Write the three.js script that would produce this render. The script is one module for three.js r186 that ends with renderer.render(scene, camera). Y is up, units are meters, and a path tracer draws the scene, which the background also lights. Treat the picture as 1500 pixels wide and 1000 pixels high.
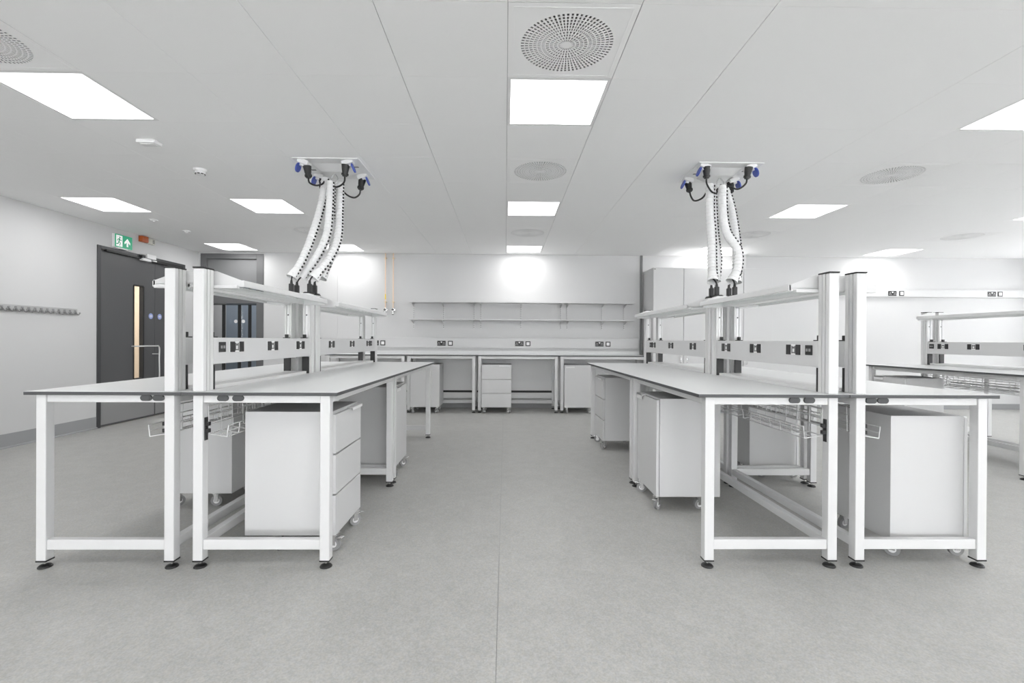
import * as THREE from 'three';
import { RoundedBoxGeometry } from 'three/addons/geometries/RoundedBoxGeometry.js';
import { mergeGeometries } from 'three/addons/utils/BufferGeometryUtils.js';
import { RectAreaLightUniformsLib } from 'three/addons/lights/RectAreaLightUniformsLib.js';

// ───────────────────────── camera, sky, exposure ─────────────────────────
const scene = new THREE.Scene();
const camera = new THREE.PerspectiveCamera(71.87, 1.5, 0.05, 100);
camera.position.set(0, 1.19, 0);
camera.rotation.set(-0.0031, -0.0142, 0.0056, 'YXZ');
scene.background = new THREE.Color(0.965, 0.98, 1.0);       // plain overcast sky outside the windows
scene.backgroundIntensity = 7.6;
const renderer = new THREE.WebGLRenderer({ antialias: true });
renderer.toneMapping = THREE.LinearToneMapping;
renderer.toneMappingExposure = 1.19;
renderer.shadowMap.enabled = true;
RectAreaLightUniformsLib.init();
const PANEL_LIGHT = 7.8;                                      // radiance of one ceiling panel

// ───────────────────────── random numbers, textures ─────────────────────────
let seed = 12345;
const rnd = () => { seed = (seed * 1664525 + 1013904223) >>> 0; return seed / 4294967296; };
function noiseTile(n, cells, r) {                            // value noise that repeats
  const g = new Float32Array(cells * cells).map(() => r());
  const out = new Float32Array(n * n), s = (t) => t * t * (3 - 2 * t);
  for (let y = 0; y < n; y++) for (let x = 0; x < n; x++) {
    const fx = x / n * cells, fy = y / n * cells, x0 = Math.floor(fx), y0 = Math.floor(fy), u = s(fx - x0), v = s(fy - y0);
    const G = (a, b) => g[(b % cells) * cells + (a % cells)];
    out[y * n + x] = (G(x0, y0) * (1 - u) + G(x0 + 1, y0) * u) * (1 - v) + (G(x0, y0 + 1) * (1 - u) + G(x0 + 1, y0 + 1) * u) * v;
  }
  return out;
}
function dataTex(n, fn, srgb = true) {
  const d = new Uint8Array(n * n * 4);
  for (let i = 0; i < n * n; i++) { const c = fn(i); d[4 * i] = c[0]; d[4 * i + 1] = c[1]; d[4 * i + 2] = c[2]; d[4 * i + 3] = 255; }
  const t = new THREE.DataTexture(d, n, n);
  t.wrapS = t.wrapT = THREE.RepeatWrapping; t.magFilter = THREE.LinearFilter; t.minFilter = THREE.LinearMipmapLinearFilter; t.generateMipmaps = true;
  if (srgb) t.colorSpace = THREE.SRGBColorSpace;
  t.needsUpdate = true; return t;
}
const N = 1024;
const nA = noiseTile(N, 7, rnd), nB = noiseTile(N, 31, rnd), nC = noiseTile(N, 128, rnd), nD = noiseTile(N, 400, rnd);
const floorTex = dataTex(N, (i) => {
  const s = rnd();
  let v = 176 + 5 * (nA[i] - 0.5) + 6 * (nB[i] - 0.5) + 10 * (nC[i] - 0.5) + 18 * (nD[i] - 0.5) + (s > 0.993 ? 18 : s < 0.008 ? -18 : 0);
  const w = (nB[(i * 7 + 991) % (N * N)] - 0.5) * 5;
  return [v + 0.5 + w * 0.5, v, v - 3 - w];
});
floorTex.repeat.set(0.5, 0.5);
const floorRough = dataTex(N, (i) => { const v = 125 + 40 * (nC[i] - 0.5) + 12 * (nA[i] - 0.5); return [v, v, v]; }, false);
floorRough.repeat.set(0.5, 0.5);
const paintBump = dataTex(256, (() => { const a = noiseTile(256, 64, rnd), b = noiseTile(256, 128, rnd); return (i) => { const v = 128 + 60 * (a[i] - 0.5) + 60 * (b[i] - 0.5); return [v, v, v]; }; })(), false);
paintBump.repeat.set(4, 4);

// ───────────────────────── materials ─────────────────────────
const std = (r, g, b, rough, extra = {}) => { const m = new THREE.MeshStandardMaterial({ roughness: rough, ...extra }); m.color.setRGB(r, g, b); return m; };
const grey = (v, rough, extra) => std(v, v, v, rough, extra);
const M = {
  wall: grey(0.63, 0.7, { bumpMap: paintBump, bumpScale: 0.0006 }),
  ceiling: grey(0.95, 0.85),
  ceilingGrid: grey(0.5, 0.8),
  floor: new THREE.MeshStandardMaterial({ map: floorTex, roughnessMap: floorRough, roughness: 1 }),
  seam: grey(0.34, 0.7),
  skirting: std(0.33, 0.335, 0.34, 0.5),
  steel: grey(0.70, 0.38),                                   // white powder-coated frames
  cabinet: grey(0.62, 0.42),                                 // white melamine
  cabinetEdge: grey(0.78, 0.5),
  laminate: std(0.76, 0.765, 0.765, 0.34),
  core: std(0.075, 0.077, 0.08, 0.5),
  alu: std(0.70, 0.70, 0.695, 0.45, { metalness: 0.15 }),
  aluDark: grey(0.16, 0.5),
  chrome: grey(0.75, 0.2, { metalness: 1 }),
  black: grey(0.018, 0.45),
  rubber: grey(0.03, 0.7),
  socket: grey(0.022, 0.4),
  white: grey(0.85, 0.35),
  wheel: grey(0.30, 0.5),
  doorGrey: std(0.098, 0.099, 0.101, 0.42),
  doorFrame: std(0.06, 0.061, 0.064, 0.4),
  kick: grey(0.36, 0.4, { metalness: 0.35 }),
  lobbyGrey: std(0.125, 0.126, 0.128, 0.5),
  lobbyPanel: std(0.20, 0.202, 0.205, 0.5),
  beige: std(0.60, 0.50, 0.38, 0.6),
  blueGrey: std(0.26, 0.31, 0.37, 0.5),
  blue: std(0.05, 0.09, 0.42, 0.4),
  sleeve: grey(0.84, 0.5),
  copper: std(0.80, 0.60, 0.44, 0.35, { metalness: 0.4 }),
  brass: std(0.72, 0.60, 0.40, 0.35, { metalness: 0.7 }),
  yellow: std(0.80, 0.58, 0.03, 0.5),
  orange: std(0.42, 0.085, 0.012, 0.3),
  cream: std(0.62, 0.61, 0.55, 0.5),
  hookDark: grey(0.30, 0.45, { metalness: 0.4 }),
  hookMetal: grey(0.50, 0.42, { metalness: 0.5 }),
  plenum: grey(0.38, 0.5, { metalness: 0.3 }),
  glow: new THREE.MeshStandardMaterial({ color: 0xffffff, emissive: 0xffffff, emissiveIntensity: 1.6, roughness: 0.6 }),
  shelfGlass: new THREE.MeshPhysicalMaterial({ color: 0xf2f5f4, roughness: 0.03, transmission: 1, thickness: 0, ior: 1.5 }),
  glass: new THREE.MeshPhysicalMaterial({ color: 0xffffff, roughness: 0.02, transmission: 1, thickness: 0, ior: 1.5 }),
};

// ───────────────────────── helpers ─────────────────────────
const used = {};
function numbered(name) { const k = used[name] = (used[name] ?? -1) + 1; return k ? `${name}_${String(k).padStart(3, '0')}` : name; }
const flat = (g) => { const h = g.index ? g.toNonIndexed() : g; for (const k of Object.keys(h.attributes)) if (!['position', 'normal', 'uv'].includes(k)) h.deleteAttribute(k); return h; };
const join = (list) => (list.length === 1 ? list[0] : mergeGeometries(list.map(flat)));
function mesh(name, geo, mat, parent, label) {
  const m = new THREE.Mesh(Array.isArray(geo) ? join(geo) : geo, mat);
  m.name = parent === scene ? numbered(name) : name; m.castShadow = m.receiveShadow = true;
  if (label) m.userData.label = label;
  parent.add(m); return m;
}
function thing(name, label, category, pos = [0, 0, 0], turn = 0, group) {
  const g = new THREE.Group(); g.name = numbered(name); g.position.set(...pos); g.rotation.y = turn;
  g.userData = { label, category }; if (group) g.userData.group = group;
  scene.add(g); return g;
}
function structure(name, label, category) {
  const g = new THREE.Group(); g.name = name; g.userData = { kind: 'structure', label, category }; scene.add(g); return g;
}
const box = (x0, x1, y0, y1, z0, z1) => { const g = new THREE.BoxGeometry(Math.abs(x1 - x0), Math.abs(y1 - y0), Math.abs(z1 - z0)); g.translate((x0 + x1) / 2, (y0 + y1) / 2, (z0 + z1) / 2); return g; };
const rbox = (x0, x1, y0, y1, z0, z1, r = 0.003) => { const g = new RoundedBoxGeometry(Math.abs(x1 - x0), Math.abs(y1 - y0), Math.abs(z1 - z0), 2, r); g.translate((x0 + x1) / 2, (y0 + y1) / 2, (z0 + z1) / 2); return g; };
const cyl = (r0, r1, h, seg, x, y, z, axis = 'y') => { const g = new THREE.CylinderGeometry(r1, r0, h, seg); if (axis === 'x') g.rotateZ(Math.PI / 2); if (axis === 'z') g.rotateX(Math.PI / 2); g.translate(x, y, z); return g; };
function rod(a, b, r, seg = 6) { const A = new THREE.Vector3(...a), B = new THREE.Vector3(...b), d = B.clone().sub(A), g = new THREE.CylinderGeometry(r, r, d.length(), seg, 1); g.applyQuaternion(new THREE.Quaternion().setFromUnitVectors(new THREE.Vector3(0, 1, 0), d.normalize())); g.translate((A.x + B.x) / 2, (A.y + B.y) / 2, (A.z + B.z) / 2); return g; }
function tube(pts, r, n = 40, seg = 10) { return new THREE.TubeGeometry(new THREE.CatmullRomCurve3(pts.map((p) => new THREE.Vector3(...p))), n, r, seg); }
function metricUV(g, s = 1) {                                // uv in metres, from the side each face turns to
  const p = g.attributes.position, n = g.attributes.normal, uv = new Float32Array(p.count * 2);
  for (let i = 0; i < p.count; i++) {
    const ax = Math.abs(n.getX(i)), ay = Math.abs(n.getY(i)), az = Math.abs(n.getZ(i));
    const [u, v] = ay >= ax && ay >= az ? [p.getX(i), p.getZ(i)] : ax >= az ? [p.getZ(i), p.getY(i)] : [p.getX(i), p.getY(i)];
    uv[2 * i] = u * s; uv[2 * i + 1] = v * s;
  }
  g.setAttribute('uv', new THREE.BufferAttribute(uv, 2)); return g;
}

// ───────────────────────── room shell ─────────────────────────
const XL = -5.35, XR = 9.7, ZB = -8.27, ZF = 6.6, H = 2.69, T = 0.16;
{ // floor: welded vinyl sheets on a slab
  const f = structure('floor', 'grey speckled vinyl floor with welded seams', 'floor');
  mesh('floor_slab', box(XL - T, XR + T, -0.12, -0.004, ZB - T, ZF + T), M.seam, f);
  const xs = [XL - T, -0.027, XR + T];
  for (let i = 0; i < xs.length - 1; i++) mesh('vinyl_sheet', metricUV(box(xs[i] + 0.001, xs[i + 1] - 0.001, -0.004, 0, ZB - T, ZF + T)), M.floor, f);
}
const wallL = structure('wall_left', 'white painted wall with coat hooks beside the dark double doors', 'wall');
const D1 = { z0: -6.24, z1: -7.93, top: 2.41 };
mesh('wall_panel', metricUV(box(XL - T, XL, 0, H + 0.4, D1.z0, ZF + T)), M.wall, wallL);
mesh('wall_panel', metricUV(box(XL - T, XL, D1.top, H + 0.4, D1.z1, D1.z0)), M.wall, wallL);
mesh('wall_panel', metricUV(box(XL - T, XL, 0, H + 0.4, ZB - T, D1.z1)), M.wall, wallL);
const wallB = structure('wall_back', 'white painted wall behind the wall benches and shelves', 'wall');
const D2 = { x0: -5.30, x1: -4.215, top: 2.665 };
mesh('wall_panel', metricUV(box(XL, D2.x0, 0, H + 0.4, ZB - T, ZB)), M.wall, wallB);
mesh('wall_panel', metricUV(box(D2.x0, D2.x1, D2.top, H + 0.4, ZB - T, ZB)), M.wall, wallB);
mesh('wall_panel', metricUV(box(D2.x1, XR, 0, H + 0.4, ZB - T, ZB)), M.wall, wallB);
mesh('cladding_panel', metricUV(rbox(-2.93, 2.365, 1.0, H - 0.002, ZB, ZB + 0.012, 0.004)), M.wall, wallB);
{ // right and rear walls with the windows that light the room
  const wallR = structure('wall_right', 'white painted window wall', 'wall'), wallF = structure('wall_rear', 'white painted window wall', 'wall');
  const windowWall = (parent, lo, hi, wins, along, at, sill, head, n0) => {
    const bx = (a, b, y0, y1, p = 0, q = T) => along === 'z' ? box(at + p, at + q, y0, y1, a, b) : box(a, b, y0, y1, at + p, at + q);
    mesh('wall_panel', metricUV(bx(lo, hi, 0, sill)), M.wall, parent);
    mesh('wall_panel', metricUV(bx(lo, hi, head, H + 0.4)), M.wall, parent);
    const edges = [lo, ...wins.flat(), hi];
    for (let i = 0; i < edges.length; i += 2) mesh('wall_panel', metricUV(bx(edges[i], edges[i + 1], sill, head)), M.wall, parent);
    wins.forEach(([a, b], k) => {
      const w = structure(`window_${n0 + k}`, 'white framed window in the window wall', 'window');
      const m = (a + b) / 2;
      mesh('window_frame', [bx(a, b, sill, sill + 0.06, 0.05, 0.11), bx(a, b, head - 0.06, head, 0.05, 0.11), bx(a, a + 0.05, sill + 0.06, head - 0.06, 0.05, 0.11), bx(b - 0.05, b, sill + 0.06, head - 0.06, 0.05, 0.11), bx(m - 0.03, m + 0.03, sill + 0.06, head - 0.06, 0.05, 0.11)], M.white, w);
      mesh('pane', bx(a + 0.05, m - 0.03, sill + 0.06, head - 0.06, 0.078, 0.082), M.glass, w);
      mesh('pane', bx(m + 0.03, b - 0.05, sill + 0.06, head - 0.06, 0.078, 0.082), M.glass, w);
    });
  };
  windowWall(wallR, ZB - T, ZF + T, [[-7.5, -5.9], [-4.6, -2.2], [-1.6, 0.8], [1.4, 3.8]], 'z', XR, 0.9, 2.45, 3);
  windowWall(wallF, XL, XR, [[-4.6, -1.9], [-1.3, 1.4], [2.0, 4.7], [5.3, 8.0]], 'x', ZF, 0.5, 2.58, 7);
}
{ // skirtings
  const sk = structure('baseboard_left', 'grey coved vinyl skirting along the left wall', 'skirting');
  mesh('skirting_strip', [rbox(XL, XL + 0.008, 0, 0.155, D1.z0 + 0.005, ZF, 0.003), cyl(0.018, 0.018, ZF - D1.z0, 8, XL + 0.004, 0.004, (ZF + D1.z0) / 2, 'z')], M.skirting, sk);
  mesh('skirting_strip', rbox(XL, XL + 0.008, 0, 0.155, ZB, D1.z1 - 0.005, 0.003), M.skirting, sk);
  const sb = structure('baseboard_back', 'grey vinyl skirting along the back wall', 'skirting');
  mesh('skirting_strip', rbox(D2.x1, XR, 0, 0.10, ZB, ZB + 0.008, 0.003), M.skirting, sb);
  const tr = mesh('trim_1', rbox(2.365, 2.405, 0.9, H - 0.002, ZB, ZB + 0.03, 0.004), M.lobbyPanel, scene);
  tr.userData = { kind: 'structure', label: 'grey vertical trim strip beside the tall cupboards', category: 'trim' };
  const bxg = mesh('trim_2', rbox(3.98, 4.16, 2.40, H - 0.002, ZB, ZB + 0.16, 0.004), M.wall, scene);
  bxg.userData = { kind: 'structure', label: 'white boxed-in riser above the tall cupboards', category: 'boxing' };
}
// ceiling: slab above, tiles below, cells left free for panels and diffusers
const colX = []; for (let i = -8; i <= 2; i++) colX.push(0.6 * i + 0.003);
colX.unshift(XL);
const colR = [2.603, 3.17, 3.77, 4.37, 4.97, 5.57, 6.17, 6.77, 7.37, 7.97, 8.57, 9.17, XR];
const rowZ = (j) => -(2.6955 + 0.6 * j);
const cellL = (i) => [0.6 * i + 0.003, 0.6 * (i + 1) + 0.003], cellR = (k) => [colR[k], colR[k + 1]];
const lightCells = [], ventCells = [];
for (const j of [-12, -8, -4, 0, 4, 8]) { lightCells.push([cellL(0), j], [cellL(-5), j], [cellR(1), j], [cellR(6), j]); if (j !== 0) lightCells.push([cellL(-8), j]); }
for (const j of [-1, 2, 6]) ventCells.push([cellL(0), j]);
ventCells.push([cellL(-5), -1], [cellL(-5), 6], [cellR(1), 2], [cellR(1), 6], [cellR(4), 2], [cellR(6), 6]);
{
  const c = structure('ceiling', 'white suspended ceiling of square tiles', 'ceiling');
  mesh('ceiling_slab', box(XL - T, XR + T, H + 0.36, H + 0.5, ZB - T, ZF + T), M.ceilingGrid, c);
  const taken = new Set([...lightCells, ...ventCells].map(([[a], j]) => `${a.toFixed(2)},${j}`));
  const gz = 0.0005, shapes = {}, rear = [];
  const tile = (a, b, z0, z1, merged) => {
    const gx = a > -1.3 && b < 2.7 ? 0.0014 : 0.0006, w = b - a - 2 * gx, d = z0 - z1 - 2 * gz; if (w < 0.02 || d < 0.02) return;
    const key = `${w.toFixed(3)},${d.toFixed(3)}`;
    const g = shapes[key] ??= new RoundedBoxGeometry(w, 0.018, d, 1, 0.0006);
    if (merged) { rear.push(g.clone().translate((a + b) / 2, H + 0.009, (z0 + z1) / 2)); return; }
    const m = mesh('ceiling_tile', g, M.ceiling, c); m.position.set((a + b) / 2, H + 0.009, (z0 + z1) / 2);
  };
  for (let j = -15; j <= 9; j++) {
    const z0 = rowZ(j), z1 = Math.max(rowZ(j + 1), ZB);
    for (const [list] of [[colX], [colR]]) for (let i = 0; i < list.length - 1; i++) {
      if (!taken.has(`${list[i].toFixed(2)},${j}`)) tile(list[i], list[i + 1], z0, z1, j < -1);
    }
  }
  for (let j = -17; j <= 9; j += 2) tile(1.203, 2.603, Math.min(rowZ(j), ZF), Math.max(rowZ(j + 2), ZB), j < -2);
  tile(XL, 1.203, ZF, rowZ(-15), true); tile(2.603, XR, ZF, rowZ(-15), true);
  const m = mesh('ceiling_tile', rear, M.ceiling, c); m.userData.kind = 'stuff';
}
// light panels
const rowName = (j) => ({ '-12': 'by the rear windows', '-8': 'over the open floor', '-4': 'in the open floor area', '-1': 'over the open floor', 0: 'before the bench ends', 2: 'level with the cable sleeves', 4: 'just past the cable sleeves', 6: 'over the far bench ends', 8: 'next to the back wall' })[j];
const colName = (x) => x < -4 ? 'beside the dark doors' : x < -2 ? 'over the dark-door island' : x < 1 ? 'over the central aisle' : x < 4 ? 'beside the middle island' : x < 5.6 ? 'before the window-side island' : 'over the window-side island';
lightCells.forEach(([[a, b], j], n) => {
  const zc = (rowZ(j) + rowZ(j + 1)) / 2, xc = (a + b) / 2, w = b - a - 0.003;
  const t = thing('ceiling_light', `square ceiling light panel ${colName(xc)}, ${rowName(j)}`, 'light', [xc, H, zc], 0, 'ceiling light panels');
  const i = 0.021;
  mesh('frame', [rbox(-w / 2, w / 2, 0, 0.03, -0.297, -0.297 + i, 0.002), rbox(-w / 2, w / 2, 0, 0.03, 0.297 - i, 0.297, 0.002), rbox(-w / 2, -w / 2 + i, 0, 0.03, -0.297 + i, 0.297 - i, 0.002), rbox(w / 2 - i, w / 2, 0, 0.03, -0.297 + i, 0.297 - i, 0.002)], M.white, t);
  mesh('diffuser', box(-w / 2 + i, w / 2 - i, 0.006, 0.02, -0.297 + i, 0.297 - i), M.glow, t, 'glowing white diffuser');
  const L = new THREE.RectAreaLight(0xffffff, PANEL_LIGHT, w - 2 * i, 0.594 - 2 * i); L.position.set(0, 0.004, 0); L.rotation.x = -Math.PI / 2; L.name = 'panel_light'; t.add(L);
});
// swirl diffusers
{
  const plate = new THREE.Shape(); const s = 0.2978;
  plate.moveTo(-s, -s); plate.lineTo(s, -s); plate.lineTo(s, s); plate.lineTo(-s, s); plate.closePath();
  const hole = new THREE.Path(); hole.absarc(0, 0, 0.238, 0, Math.PI * 2, true); plate.holes.push(hole);
  const pg = new THREE.ExtrudeGeometry(plate, { depth: 0.0015, bevelEnabled: false, curveSegments: 72 }); pg.rotateX(Math.PI / 2); pg.translate(0, 0.0015, 0);
  const lip = [rbox(-0.27, 0.27, -0.0015, 0, -0.274, -0.268, 0.0006), rbox(-0.27, 0.27, -0.0015, 0, 0.268, 0.274, 0.0006), rbox(-0.274, -0.268, -0.0015, 0, -0.27, 0.27, 0.0006), rbox(0.268, 0.274, -0.0015, 0, -0.27, 0.27, 0.0006)];
  const rings = [], hub = 0.026, step = (0.238 - hub) / 10;
  rings.push(cyl(hub, hub, 0.0015, 24, 0, 0.00075, 0));
  for (let k = 0; k < 10; k++) {
    const r0 = hub + k * step, r1 = r0 + step, land = 0.0055, count = k < 2 ? 24 : k < 4 ? 36 : 66;
    const sh = new THREE.Shape(); sh.absarc(0, 0, r1 + 0.0003, 0, Math.PI * 2, false); const h = new THREE.Path(); h.absarc(0, 0, r1 - land, 0, Math.PI * 2, true); sh.holes.push(h);
    const g = new THREE.ExtrudeGeometry(sh, { depth: 0.0015, bevelEnabled: false, curveSegments: 48 }); g.rotateX(Math.PI / 2); g.translate(0, 0.0015, 0); rings.push(g);
    const pitch = 2 * Math.PI * (r0 + r1) / 2 / count, bar = Math.max(0.0022, pitch * 0.5);
    for (let q = 0; q < count; q++) { const b = box(r0 - 0.0002, r1 - land + 0.0002, 0, 0.0015, -bar / 2, bar / 2); b.rotateY(q / count * Math.PI * 2); rings.push(b); }
  }
  const vanes = [];                                          // fixed blades above the slots
  for (let q = 0; q < 24; q++) { const b = box(0.03, 0.236, -0.0008, 0.0008, -0.012, 0.012); b.applyMatrix4(new THREE.Matrix4().makeRotationX(0.75).setPosition(0, 0.020, 0)); b.rotateY(q / 24 * Math.PI * 2); vanes.push(b); }
  const faceG = join([pg, ...lip]), ringG = join(rings), vaneG = join(vanes);
  const backG = join([cyl(0.245, 0.245, 0.004, 48, 0, 0.33, 0), new THREE.CylinderGeometry(0.245, 0.245, 0.326, 48, 1, true).translate(0, 0.166, 0)]);
  for (const [[a, b], j] of ventCells) {
    const t = thing('ceiling_diffuser', `square air diffuser with round grille ${colName((a + b) / 2)}, ${rowName(j)}`, 'air vent', [(a + b) / 2, H, (rowZ(j) + rowZ(j + 1)) / 2], 0, 'ceiling air diffusers');
    mesh('face_plate', faceG, M.ceiling, t); mesh('slotted_grille', ringG, M.ceiling, t); mesh('blades', vaneG, M.plenum, t); mesh('plenum', backG, M.plenum, t, 'galvanised plenum above the slots');
  }
}
{ // small ceiling fittings
  let t = thing('smoke_detector', 'round white smoke detector with dark slots under the ceiling', 'smoke detector', [-2.72, H, -4.23]);
  mesh('base', cyl(0.05, 0.055, 0.02, 32, 0, -0.01, 0), M.white, t);
  mesh('head', [new THREE.LatheGeometry([[0, -0.052], [0.026, -0.051], [0.036, -0.045], [0.04, -0.036], [0.043, -0.02]].map((p) => new THREE.Vector2(...p)), 32)], M.white, t);
  for (let k = 0; k < 8; k++) { const g = rbox(-0.010, 0.010, -0.046, -0.039, 0.030, 0.0405, 0.002); g.rotateY(k * Math.PI / 4 + 0.2); mesh('slot', g, M.black, t); }
  t = thing('emergency_light', 'small white rectangular emergency light fitting on the ceiling', 'light fitting', [-2.72, H, -3.63]);
  mesh('housing', rbox(-0.07, 0.07, -0.028, 0, -0.045, 0.045, 0.006), M.white, t); mesh('lens', rbox(-0.05, 0.05, -0.034, -0.028, -0.025, 0.025, 0.003), M.cabinetEdge, t);
  for (const [x, z, l] of [[-4.478, -6.054, 'small white disc sensor on the ceiling before the exit sign'], [-4.467, -6.653, 'small white disc sensor on the ceiling near the orange beacon']]) {
    t = thing('ceiling_sensor', l, 'sensor', [x, H, z]); mesh('disc', cyl(0.045, 0.05, 0.012, 28, 0, -0.006, 0), M.white, t); mesh('dome', new THREE.SphereGeometry(0.022, 16, 8, 0, Math.PI * 2, Math.PI / 2, Math.PI / 2).translate(0, -0.011, 0), M.cabinetEdge, t);
  }
}

// ───────────────────────── doors ─────────────────────────
{ // door_1: dark double doors in the left wall, a lobby with a timber wall behind the vision panel
  const d = structure('door_1', 'dark grey double doors with a tall vision panel and steel kick plates', 'door');
  const fx0 = XL - 0.10, fx1 = XL + 0.012, zt = D1.z0, zb = D1.z1, top = D1.top;
  mesh('door_frame', [rbox(fx0, fx1, 0, top, zt - 0.055, zt, 0.002), rbox(fx0, fx1, 0, top, zb, zb + 0.055, 0.002), rbox(fx0, fx1, top - 0.045, top, zb + 0.055, zt - 0.055, 0.002)], M.doorFrame, d);
  const lx0 = XL - 0.06, lx1 = XL - 0.012, ly1 = top - 0.05;
  // first leaf with opening for the vision panel
  const a = -6.298, b = -7.278, va = -6.872, vb = -7.05, v0 = 0.60, v1 = 1.95;
  const leaf = mesh('door_leaf', [box(lx0, lx1, 0.008, ly1, va, a), box(lx0, lx1, 0.008, ly1, b, vb), box(lx0, lx1, 0.008, v0, vb, va), box(lx0, lx1, v1, ly1, vb, va)], M.doorGrey, d);
  mesh('vision_frame', [rbox(lx0 - 0.004, lx1 + 0.008, v0 - 0.012, v0 + 0.006, vb, va, 0.002), rbox(lx0 - 0.004, lx1 + 0.008, v1 - 0.006, v1 + 0.012, vb, va, 0.002), rbox(lx0 - 0.004, lx1 + 0.008, v0, v1, va - 0.004, va + 0.012, 0.002), rbox(lx0 - 0.004, lx1 + 0.008, v0, v1, vb - 0.012, vb + 0.012, 0.002)], M.black, leaf, 'black bead around the vision panel');
  mesh('pane', box(XL - 0.038, XL - 0.032, v0, v1, vb, va), M.glass, leaf, 'clear vision panel glass');
  mesh('kick_plate', rbox(lx1, lx1 + 0.002, 0.03, 0.355, b + 0.01, a - 0.01, 0.0008), M.kick, leaf, 'brushed steel kick plate');
  const hx = XL + 0.075, c = 1.07;
  mesh('pull_handle', [tube([[lx1, c, -6.84], [hx - 0.02, c, -6.84], [hx, c, -6.87], [hx, c, -7.0], [hx, c, -7.2], [hx, c, -7.235], [hx, c - 0.03, -7.255], [hx, c - 0.2, -7.255], [hx, c - 0.5, -7.255], [hx - 0.02, c - 0.55, -7.255], [lx1, c - 0.55, -7.255]], 0.0095, 120, 10), rod([lx1, c - 0.12, -7.235], [hx, c - 0.12, -7.235], 0.007, 10)], M.alu, leaf, 'stainless bar handle');
  const leaf2 = mesh('door_leaf', rbox(lx0, lx1, 0.008, ly1, zb + 0.058, -7.284, 0.002), M.doorGrey, d);
  mesh('kick_plate', rbox(lx1, lx1 + 0.002, 0.03, 0.355, zb + 0.07, -7.294, 0.0008), M.kick, leaf2, 'brushed steel kick plate');
  for (const [p, z] of [[leaf, -7.198], [leaf2, -7.38]]) { // round blue notice, white ring and bar
    mesh('door_notice', cyl(0.043, 0.043, 0.002, 32, lx1 + 0.001, 1.52, z, 'x'), std(0.33, 0.40, 0.72, 0.5), p, 'round pale blue door notice');
    mesh('notice_mark', [box(lx1 + 0.002, lx1 + 0.003, 1.514, 1.526, z - 0.026, z + 0.026), box(lx1 + 0.002, lx1 + 0.003, 1.532, 1.538, z - 0.018, z + 0.018), box(lx1 + 0.002, lx1 + 0.003, 1.502, 1.508, z - 0.018, z + 0.018)], M.white, p);
  }
  // closer: black track, white body
  mesh('closer_track', [rbox(XL - 0.01, XL + 0.03, 2.345, 2.372, -7.02, -6.36, 0.003), rbox(XL - 0.01, XL + 0.035, 2.33, 2.37, -7.85, -7.22, 0.003), rbox(XL - 0.01, XL + 0.06, 2.36, 2.405, -7.0, -6.94, 0.004)], M.black, d);
  mesh('closer_body', [rbox(XL + 0.0, XL + 0.07, 2.365, 2.43, -7.20, -7.02, 0.006), rbox(XL + 0.0, XL + 0.055, 2.325, 2.362, -7.12, -6.96, 0.004), rbox(XL + 0.01, XL + 0.05, 2.34, 2.358, -7.24, -7.17, 0.004)], M.white, d, 'white door closer box');
  // lobby behind
  const w = structure('wall_lobby', 'timber faced lobby wall seen through the vision panel', 'wall');
  const bx = XL - T;
  mesh('timber_panel', [box(bx - 1.5, bx - 1.4, 0, H, -8.36, -5.2), box(bx - 1.4, bx, 0, H, -8.36, -8.30)], M.beige, w);
  mesh('lobby_side', [box(bx - 1.4, bx, 0, H, -5.2, -5.1), box(bx - 1.5, bx, H, H + 0.1, -8.36, -5.1)], M.wall, w);
  mesh('lobby_floor', box(bx - 1.5, bx, -0.1, 0, -8.36, -5.1), M.skirting, w);
  const l = thing('added_lobby_light', 'unseen light panel added to brighten the lobby behind the dark double doors', 'light', [bx - 0.7, H, -7.0]);  // unseen lamp, added so the timber wall shows bright through the glass
  mesh('diffuser', rbox(-0.3, 0.3, -0.03, 0, -0.3, 0.3, 0.004), M.glow, l); const L = new THREE.RectAreaLight(0xffffff, 60, 0.58, 0.58); L.position.y = -0.034; L.rotation.x = -Math.PI / 2; L.name = 'panel_light'; l.add(L);
}
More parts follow.
